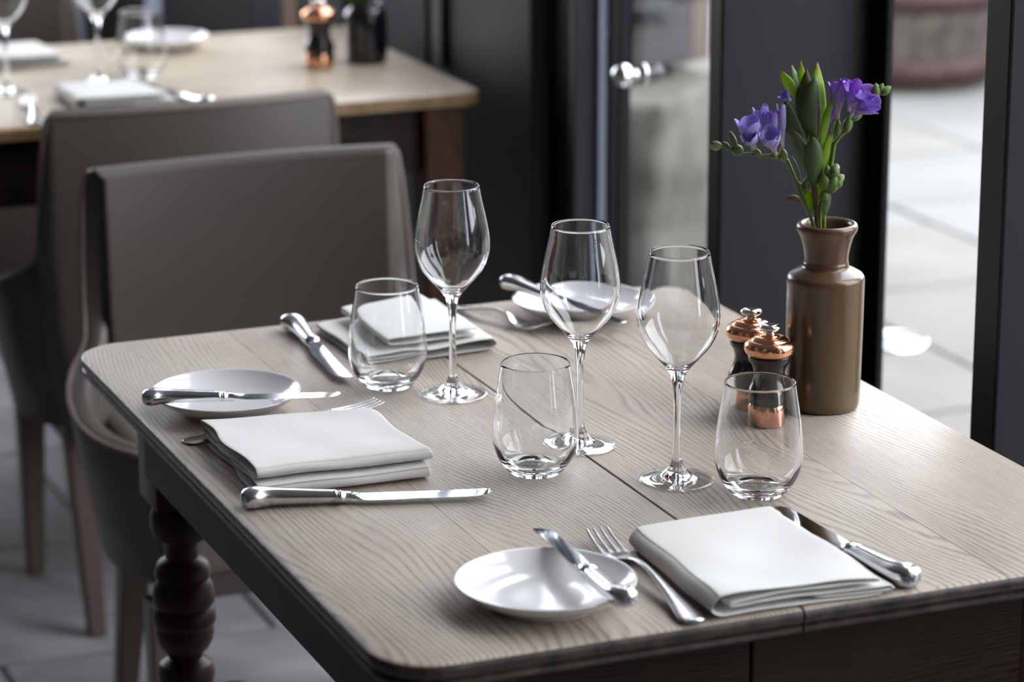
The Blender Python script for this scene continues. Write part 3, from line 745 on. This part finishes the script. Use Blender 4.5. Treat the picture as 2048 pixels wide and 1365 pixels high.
# ------------------------------------------------------------ napkins
def bez(p, n=6): return smooth_profile(p, n)
def napkin(label, corners, path, nv=26, amp=.0012, seed=0, th=.0016, ragged=.0, z0=TZ, lift=None, mat='linen'):
    """corners: A(u0,v0) B(u0,v1) C(u1,v0) D(u1,v1) on the table; path: (u, z) fold line across, swept along v"""
    A, B, C, Dd = [Vector((*c, 0)) for c in corners]
    cen = (A+B+C+Dd)/4
    pts = bez(path, 5)
    bm = bmesh.new(); g = []
    acc = 0; accs = [0]
    for p, q in zip(pts, pts[1:]): acc += math.hypot((q[0]-p[0])*.16, q[1]-p[1]); accs.append(acc)
    for i, (u, z) in enumerate(pts):
        row = []
        for j in range(nv+1):
            v = j/nv
            vv = v + ragged*noise.noise(Vector((accs[i]*22, seed, 3+j/nv*1.5)))*(1 if j in (0, nv) else .5)
            P = (A*(1-u)+C*u)*(1-vv) + (B*(1-u)+Dd*u)*vv - cen
            n1 = noise.noise(Vector((P.x*16+seed, P.y*16, z*90)))*amp*(.25+z/.018)
            zz = max(th*.7, z+n1)
            if lift: zz += lift(u, v)*(z/.02)
            w_ = noise.noise_vector(Vector((P.x*13+seed, P.y*13, z*30+seed)))
            P = P + Vector((w_.x, w_.y, 0))*.0035*min(1, z/.006)
            row.append(bm.verts.new((P.x, P.y, zz)))
        g.append(row)
    for a, b in zip(g, g[1:]):
        for j in range(nv): bm.faces.new((a[j], a[j+1], b[j+1], b[j]))
    me = bpy.data.meshes.new('napkin'); bm.to_mesh(me); bm.free()
    o = link('napkin', me, M[mat]); o.location = (cen.x, cen.y, z0)
    s = o.modifiers.new('thick', 'SOLIDIFY'); s.thickness = th; s.offset = 0
    ss = o.modifiers.new('soft', 'SUBSURF'); ss.levels = 1; ss.render_levels = 1
    return tag(o, label, 'napkin')
# left napkin: folds towards us, open layered end at the left
p_left = [(.10, .0022), (.5, .0022), (.93, .0024), (1.0, .0030), (1.028, .0062), (1.02, .0105), (.97, .0125), (.5, .0100), (.06, .0080), (.02, .0095), (.05, .0112), (.5, .0130), (.90, .0155),
          (.955, .0165), (.985, .0205), (.965, .0245), (.90, .0262), (.5, .0225), (.03, .0190), (-.01, .0165), (.02, .0140), (.3, .0150)]
napkin('ivory linen napkin folded in two thick rolls of cloth, on top of the left fork', [(.742, 2.618), (.905, 2.592), (.738, 2.425), (.908, 2.417)], p_left, seed=3, ragged=.035, amp=.0018)
# front napkin: round fold at its left, open end towards us
p_front = [(1.03, .0022), (.6, .0022), (.12, .0022), (.03, .0030), (-.018, .0075), (-.020, .0130), (.02, .0185), (.08, .0200), (.5, .0190), (.93, .0185), (.985, .0175), (.99, .0155), (.93, .0140),
           (.5, .0135), (.14, .0125), (.10, .0105), (.14, .0090), (.6, .0082), (1.03, .0085), (1.065, .0070), (1.05, .0052), (.6, .0055)]
napkin('square white napkin at the front right, between fork and knife', [(.988, 1.986), (.995, 2.165), (1.138, 1.985), (1.138, 2.176)], p_front, seed=9, ragged=.016, amp=.0030, th=.0018,
       lift=lambda u, v: .002*math.sin(u*5+v*3)*(1-v))
# back napkin: round fold at its right, loose upper fold
p_back = [(-.02, .0022), (.4, .0022), (.9, .0022), (.985, .0032), (1.02, .0075), (1.0, .0125), (.93, .0145), (.5, .0120), (.05, .0098), (.0, .0082), (.04, .0062), (.4, .0060)]
napkin('white napkin laid at the back of the near table behind the tumbler', [(.975, 2.790), (.972, 2.948), (1.122, 2.800), (1.122, 2.975)], p_back, seed=14, ragged=.02, amp=.0018)
p_back2 = [(.95, .0020), (.5, .0020), (.08, .0022), (.0, .0035), (-.01, .0065), (.04, .0092), (.5, .0098), (.96, .0085)]
napkin('smaller white cloth fold lying on top of the back napkin', [(1.004, 2.800), (1.000, 2.945), (1.112, 2.806), (1.106, 2.968)], p_back2, seed=18, ragged=.02, amp=.0015, z0=TZ+.0165)
napkin('white napkin on the far table just above the chair backs', [(1.035, 4.28), (1.035, 4.42), (1.18, 4.28), (1.16, 4.42)], p_front, seed=21, ragged=.02)
napkin('white napkin at the left end of the far table', [(.955, 4.68), (.955, 4.83), (1.115, 4.68), (1.105, 4.83)], p_front, seed=25, ragged=.02)
f4 = copy_tree(fk); f4.scale = (.9, 1, 1); lay(f4, (.955, 4.205), (.985, 4.39), .205, 'blurred steel fork at the left edge of the far table, prongs away')
k4 = copy_tree(kn0); lay(k4, (1.225, 4.22), (1.19, 4.44), .228, 'blurred steel knife on the far table right of its front napkin')

# ------------------------------------------------------------ mills
def mill():
    r = empty('pepper_mill', (0, 0, 0), cat='mill')
    lathe('base', [(0, 0), (.0205, 0), (.0216, .0015), (.0218, .0185), (.0205, .0215), (0, .0215)], M['copper'], r, 48, angle=40)
    lathe('body', smooth_profile([(.0202, .0210), (.0218, .0240), (.0224, .0290), (.0210, .0350), (.0180, .0415), (.0160, .0480), (.0158, .0540), (.0178, .0600), (.0205, .0645), (.0212, .0690), (.0200, .0705)], 3), M['black_wood'], r, 48)
    cp = lathe('cap', smooth_profile([(.0200, .0702), (.0232, .0715), (.0250, .0750), (.0252, .0785), (.0238, .0822), (.0205, .0848), (.0188, .0850), (.0180, .0858), (.0150, .0880), (.0110, .0893), (.0098, .0892), (.0085, .0904), (.0050, .0912), (0, .0914)], 3), M['copper'], r, 48)
    lathe('knob', smooth_profile([(.0052, .0905), (.0046, .0930), (.0080, .0948), (.0104, .0968), (.0102, .0990), (.0080, .1006), (.0045, .1014), (0, .1017)], 3), M['chrome'], cp, 32)
    return r
ml = mill(); place(ml, (1.2745, 2.4537, TZ), 0, 'black and copper pepper mill nearest us, in front of its twin beside the brown vase')
g = copy_tree(ml); place(g, (1.284, 2.514, TZ), 1, 'black and copper mill behind its twin, left of the brown vase')
g = copy_tree(ml); place(g, (1.497, 4.50, TZ), 1, 'black and copper mill on the far table beside the black pot'); g.scale = (1.12, 1.12, 1.12)

# ------------------------------------------------------------ vase and flowers
VX, VY = 1.351, 2.484
vs = empty('vase', (VX, VY, TZ), label='brown stoneware bottle vase with flared neck holding the flowers', cat='vase')
lathe('pot', smooth_profile([(0, .001), (.030, .001), (.0345, .0006), (.0362, .003), (.0372, .010), (.0378, .040), (.0383, .080), (.0386, .120), (.0386, .1330), (.0372, .1365), (.0350, .1385), (.0285, .1420), (.0240, .1442), (.0228, .1462), (.0225, .1490)], 3)
      + smooth_profile([(.0218, .1500), (.0220, .1560), (.0236, .1660), (.0266, .1760), (.0292, .1808), (.0304, .1838), (.0302, .1868), (.0286, .1890), (.0258, .1893), (.0236, .1880), (.0222, .1840), (.0212, .1750), (.0196, .1600), (.0188, .1480)], 3)
      + [(.030, .138), (.0350, .130), (.0350, .008), (0, .006)], M['vase'], vs, 72, angle=55)

K = 1/1977.0
def zp(u, v, dy=0):
    """measured bouquet coordinates -> local x, y, z about the vase axis"""
    return Vector(((1400+u/3.4125-1650)*K, dy, (793-(100+v/3.4125))*K/.963))
BR = -YAW
def vcol(me, fn):
    a = me.color_attributes.new('tone', 'FLOAT_COLOR', 'POINT')
    for i, v in enumerate(me.vertices): a.data[i].color = (*fn(i), 1)
def leaf(parent, base, tip, w, side=0, cup=.35, bow=.004, cols=((.10, .17, .04), (.16, .26, .05), (.20, .10, .05)), name='leaf', mat='leaf', yaw=0, shape=(.15, .55, .85, 1.0, .98, .80, .45, .06)):
    """pointed cupped blade; cols base/middle/tip pigment; yaw turns it about its own axis"""
    base, tip = Vector(base), Vector(tip); ax = tip-base; L = ax.length; ax.normalize()
    sidev = ax.cross(Vector((0, -1, 0))).normalized()
    nrm = sidev.cross(ax).normalized()
    q = Matrix.Rotation(yaw, 3, ax); sidev = q @ sidev; nrm = q @ nrm
    n = 14; mseg = 6; rows = []; tt = []
    bm = bmesh.new()
    for i in range(n+1):
        t = i/n; f = t*(len(shape)-1); k = min(int(f), len(shape)-2); ww = (shape[k]*(1-(f-k))+shape[k+1]*(f-k))*w/2
        c = base + ax*L*t + sidev*side*math.sin(PI*t) + nrm*bow*math.sin(PI*t)
        row = []
        for j in range(mseg+1):
            s = -1+2*j/mseg
            row.append(bm.verts.new(c + sidev*ww*s - nrm*cup*ww*s*s)); tt.append((t, s))
        rows.append(row)
    for a, b in zip(rows, rows[1:]):
        for j in range(mseg): bm.faces.new((a[j], a[j+1], b[j+1], b[j]))
    me = bpy.data.meshes.new(name); bm.to_mesh(me); bm.free()
    c0, c1, c2 = [Vector(c) for c in cols]
    def colf(i):
        t, s = tt[i]; c = c0.lerp(c1, min(1, t*1.7)) if t < .86 else c1.lerp(c2, (t-.86)/.14)
        return tuple(c*(1-.12*abs(s) + .06*noise.noise(Vector((s*9, t*3, 0)))))
    vcol(me, colf)
    o = link(name, me, M[mat], parent)
    sm = o.modifiers.new('thick', 'SOLIDIFY'); sm.thickness = .0007; sm.offset = 0
    return o
DK = ((.13, .20, .05), (.10, .16, .04), (.22, .06, .04)); GG = ((.17, .25, .09), (.15, .22, .10), (.17, .22, .10)); YG = ((.30, .46, .03), (.36, .54, .05), (.40, .16, .05))
PGR = ((.22, .30, .12), (.30, .40, .22), (.4, .5, .3)); DG = ((.13, .19, .07), (.085, .13, .05), (.09, .13, .05))
lv = empty('foliage_stem', (VX, VY, TZ), BR, label='upright stem of broad green pointed leaves with red tips in the brown vase', cat='foliage')
tube('stem', [zp(790, 1235, .004)+Vector((-.000, 0, -.05)), zp(785, 1150, .003), zp(775, 1000, .002), zp(755, 870, 0), zp(745, 700, 0), zp(730, 500, 0)], [.0022, .0022, .003, .0032, .003, .002], M['stem_brown'], lv)
for b, t, w, sd, yw, cs, dy, cup in [
        ((700, 590), (655, 92), 100, 0, 0, YG, .010, .3), ((640, 320), (598, 122), 55, 0, .6, PGR, .010, .3), ((620, 320), (520, 152), 78, .002, -.5, YG, .006, .4),
        ((800, 560), (765, 103), 130, -.002, .5, YG, .008, .35), ((690, 590), (690, 138), 132, 0, 0, DK, 0, .55), ((770, 600), (745, 178), 128, -.004, .25, GG, -.005, .6),
        ((700, 640), (552, 338), 118, -.004, -.2, DG, -.004, .4), ((800, 640), (865, 300), 62, -.003, .5, YG, -.001, .3), ((712, 800), (600, 520), 96, .002, -.3, GG, -.006, .4),
        ((800, 830), (862, 530), 90, .001, .4, YG, .001, .3), ((760, 880), (735, 558), 122, 0, 0, GG, -.012, .5), ((745, 1060), (712, 900), 60, 0, 0, YG, .004, .3),
        ((800, 1120), (855, 925), 74, -.001, .2, GG, -.006, .4), ((800, 1000), (790, 860), 50, 0, 0, YG, .004, .3)]:
    blunt = cs in (GG, DG)
    leaf(lv, zp(*b, dy*.6), zp(*t, dy), w/3.4125*K*1.05, sd, cup, .003, cs, yaw=yw, shape=(.18, .55, .85, 1.0, 1.0, .90, .66, .12) if blunt else (.25, .6, .9, 1.0, .95, .78, .45, .05))
# freesias
LI = (.52, .44, .86); PU = (.30, .15, .66); WH = (.88, .84, .78)
def flower(parent, base, mid, r, npet=6, openv=.5, cols=(WH, LI, PU), seed=0, layers=2):
    """funnel of overlapping petals from base, opening around the axis base->mid"""
    base, mid = Vector(base), Vector(mid); ax = (mid-base); L = ax.length; ax.normalize()
    a = ax.cross(Vector((.1, 1, .2))).normalized(); b = ax.cross(a)
    rnd = random.Random(seed)
    f = bpy.data.objects.new('flower', None)
    bm = bmesh.new(); tone = []
    for lay_ in range(layers):
        for k in range(npet//2 if layers > 1 else npet):
            m_ = npet//2 if layers > 1 else npet
            an = 2*PI*(k+.5*lay_)/m_ + rnd.uniform(-.15, .15); d = a*math.cos(an)+b*math.sin(an); s_v = ax.cross(d)
            n, ms = 8, 4; rows = []
            op = openv*(1-.35*lay_)
            lw = L*(1-.08*lay_)*rnd.uniform(.93, 1.05)
            for i in range(n+1):
                t = i/n
                u_ = min(1, max(0, (t-.22)/.5)); u_ = u_*u_*(3-2*u_)
                rr = .0014 + r*(.22*t + u_*(.42+.40*op)) + (r*(op-.38)*(t-.72)*2.6 if t > .72 else 0)
                hgt = lw*(t if t < .8 else .8+(t-.8)*(1.0-.8*op))
                ww = r*(.14+.72*max(0, math.sin(PI*min(1, max(0, (t-.08)/.96))))**.7)
                row = []
                for j in range(ms+1):
                    s = -1+2*j/ms
                    ang = s*ww/max(rr, r*.55)
                    P = base + ax*(hgt - .10*r*abs(s)*t) + (d*math.cos(ang)+s_v*math.sin(ang))*rr*(1+.06*rnd.uniform(-1, 1)*t)
                    row.append(bm.verts.new(P)); tone.append((t, s, an))
                rows.append(row)
            for p, q in zip(rows, rows[1:]):
                for j in range(ms): bm.faces.new((p[j], p[j+1], q[j+1], q[j]))
    me = bpy.data.meshes.new('flower'); bm.to_mesh(me); bm.free()
    c0, c1, c2 = [Vector(c) for c in cols]
    def colf(i):
        t, s, an = tone[i]
        c = c0.lerp(c1, min(1, max(0, (t-.15)/.35))) if t < .7 else c1.lerp(c2, (t-.7)/.3*.8)
        c = c.lerp(c2, .35*abs(s)*t + .12*math.sin(an*3))
        if t < .12: c = Vector((.55, .52, .22)).lerp(c, t/.12)
        return tuple(max(0, min(1, x)) for x in c)
    vcol(me, colf)
    o = link('flower', me, M['petal'], parent)
    o.modifiers.new('thick', 'SOLIDIFY').thickness = .0004
    ss = o.modifiers.new('soft', 'SUBSURF'); ss.levels = 1; ss.render_levels = 1
    return o
def bud(parent, base, tip, r, mat='bud', name='bud'):
    base, tip = Vector(base), Vector(tip); d = tip-base; pts = []; rad = []
    for i in range(9):
        t = i/8; pts.append(base+d*t+Vector((0, 0, .03*d.length*math.sin(PI*t)))); rad.append(max(.0002, r*math.sin(PI*min(1, .08+t*.92))**.7*(1.15-.3*t)))
    return tube(name, pts, rad, M[mat], parent, 10)
fl = empty('freesia_stem', (VX, VY, TZ), BR, label='freesia stem leaning left with pale lilac flowers and a tail of green buds', cat='flower')
tube('stem', [zp(800, 1235)+Vector((0, 0, -.05)), zp(790, 1220), zp(730, 1070), zp(660, 920), zp(610, 800), zp(575, 725), zp(548, 712), zp(500, 700), zp(440, 690), zp(395, 702), zp(340, 680), zp(270, 680), zp(235, 655), zp(150, 645), zp(95, 625)],
     [.0016, .0017, .0018, .0019, .0019, .0021, .0020, .0017, .0015, .0016, .0013, .0012, .001, .0009, .0006], M['stem'], fl)
flower(fl, zp(545, 650, -.001), zp(528, 355, -.002), 44/3.4125*K, 6, .12, (WH, (.58, .52, .90), LI), 1)
flower(fl, zp(345, 660, -.002), zp(300, 420, -.012), 92/3.4125*K, 6, .42, ((.72, .66, .90), (.58, .52, .90), LI), 2)
flower(fl, zp(360, 640, -.008), zp(300, 520, -.022), 66/3.4125*K, 6, .35, ((.72, .66, .90), (.60, .54, .90), LI), 12)
flower(fl, zp(430, 640, .006), zp(395, 370, .010), 66/3.4125*K, 6, .30, ((.55, .47, .76), (.58, .52, .90), LI), 3)
flower(fl, zp(480, 670, .0), zp(470, 375, .001), 66/3.4125*K, 6, .28, (WH, (.58, .50, .90), PU), 4)
flower(fl, zp(500, 690, -.004), zp(435, 500, -.020), 82/3.4125*K, 8, .38, ((.72, .64, .66), (.60, .52, .88), LI), 5)
flower(fl, zp(600, 360, .016), zp(540, 300, .014), 40/3.4125*K, 6, .5, (LI, PU, PU), 6)
for b, t, r_ in [((560, 735), (535, 640), .0042), ((510, 715), (470, 668), .0038), ((400, 705), (350, 640), .0032), ((270, 685), (205, 625), .0058), ((235, 655), (190, 530), .0034), ((190, 655), (140, 600), .0030)]:
    bud(fl, zp(*b), zp(*t), r_, name='calyx' if b[0] > 390 else 'bud')
for b, t, r_ in [((140, 640), (80, 600), .0028), ((125, 650), (52, 632), .0028)]: bud(fl, zp(*b), zp(*t), r_, 'bud_pale')
tube('side_shoot', [zp(668, 870), zp(655, 800), zp(630, 740), zp(605, 700)], [.0008, .001, .0009, .0003], M['stem'], fl, 6)
bud(fl, zp(665, 985), zp(575, 968), .0036, 'stem_brown')
for b, t, r_ in [((700, 930), (705, 870), .0042), ((690, 900), (735, 820), .0042), ((700, 940), (640, 850), .0024)]: bud(fl, zp(*b, -.003), zp(*t, -.004), r_)
fr = empty('freesia_stem', (VX, VY, TZ), BR, label='freesia stem on the right with darker purple open flowers', cat='flower')
tube('stem', [zp(830, 1235)+Vector((0, 0, -.05)), zp(835, 1220), zp(830, 1100), zp(850, 900), zp(868, 760), zp(885, 620), zp(920, 570), zp(965, 530), zp(1000, 470), zp(1060, 425), zp(1120, 370), zp(1165, 310), zp(1195, 285)],
     [.0020, .002, .002, .0021, .0021, .0020, .0019, .0017, .0014, .0012, .001, .0009, .0008], M['stem'], fr)
VI = (.50, .38, .84); VP = (.33, .10, .62)
flower(fr, zp(905, 470, 0), zp(905, 175, -.004), 76/3.4125*K, 6, .45, (WH, VI, VP), 7)
flower(fr, zp(985, 440, -.004), zp(1055, 225, -.012), 118/3.4125*K, 6, .62, ((.66, .58, .80), VI, VP), 8)
flower(fr, zp(1000, 440, -.008), zp(1120, 290, -.024), 92/3.4125*K, 6, .6, ((.50, .40, .78), VI, VP), 9)
flower(fr, zp(980, 420, .006), zp(1000, 190, .008), 80/3.4125*K, 6, .45, (VI, VP, VP), 10)
flower(fr, zp(860, 490, .012), zp(885, 395, .012), 38/3.4125*K, 6, .4, (VP, VP, VP), 11)
for b, t, r_ in [((905, 570), (905, 455), .0042), ((960, 545), (985, 430), .0048), ((1000, 465), (1070, 420), .0035), ((1150, 330), (1150, 225), .0048), ((1185, 300), (1252, 248), .0042), ((1175, 290), (1195, 225), .0030)]:
    bud(fr, zp(*b), zp(*t), r_, name='calyx' if b[0] < 1010 else 'bud')
bs = empty('bud_stem', (VX, VY, TZ), BR, label='short freesia stem of unopened green buds at the middle of the bouquet', cat='flower')
tube('stem', [zp(815, 1235, -.005)+Vector((0, 0, -.05)), zp(808, 1220, -.005), zp(800, 1090, -.006), zp(812, 960, -.008), zp(840, 900, -.008), zp(870, 820, -.006), zp(890, 760, -.006)], [.0015, .0015, .0015, .0013, .0013, .001, .0008], M['stem'], bs)
for b, t, r_, mt in [((830, 910), (812, 792), .0062, 'bud'), ((860, 925), (895, 800), .0070, 'bud'), ((875, 830), (890, 740), .0056, 'bud'), ((885, 890), (935, 825), .0055, 'bud'), ((905, 850), (950, 808), .0040, 'bud_pale'), ((888, 780), (902, 735), .0040, 'bud_pale'), ((822, 985), (820, 905), .0046, 'bud'), ((845, 810), (835, 745), .0034, 'bud')]:
    bud(bs, zp(*b, -.008), zp(*t, -.010), r_, mt)

# black pot with a small green plant on the far table
jr = empty('plant_pot', (1.585, 4.52, TZ), label='glossy black pot with a small green plant on the far table', cat='pot')
lathe('pot', smooth_profile([(0, 0), (.031, 0), (.034, .003), (.035, .02), (.036, .06), (.0355, .078), (.031, .088), (.026, .092), (.028, .098), (.024, .098), (.022, .09), (.030, .07), (.030, .01), (0, .008)], 3), M['black_glaze'], jr, 40)
for i in range(12):
    a = i*2.4; rr = .012+.022*((i*7) % 5)/5
    leaf(jr, (math.cos(a)*.004-.008, math.sin(a)*.004, .088), (math.cos(a)*rr-.014, math.sin(a)*rr, .118+.030*((i*3) % 4)/4), .017, 0, .3, .002, ((.05, .12, .03), (.07, .17, .05), (.07, .17, .05)))
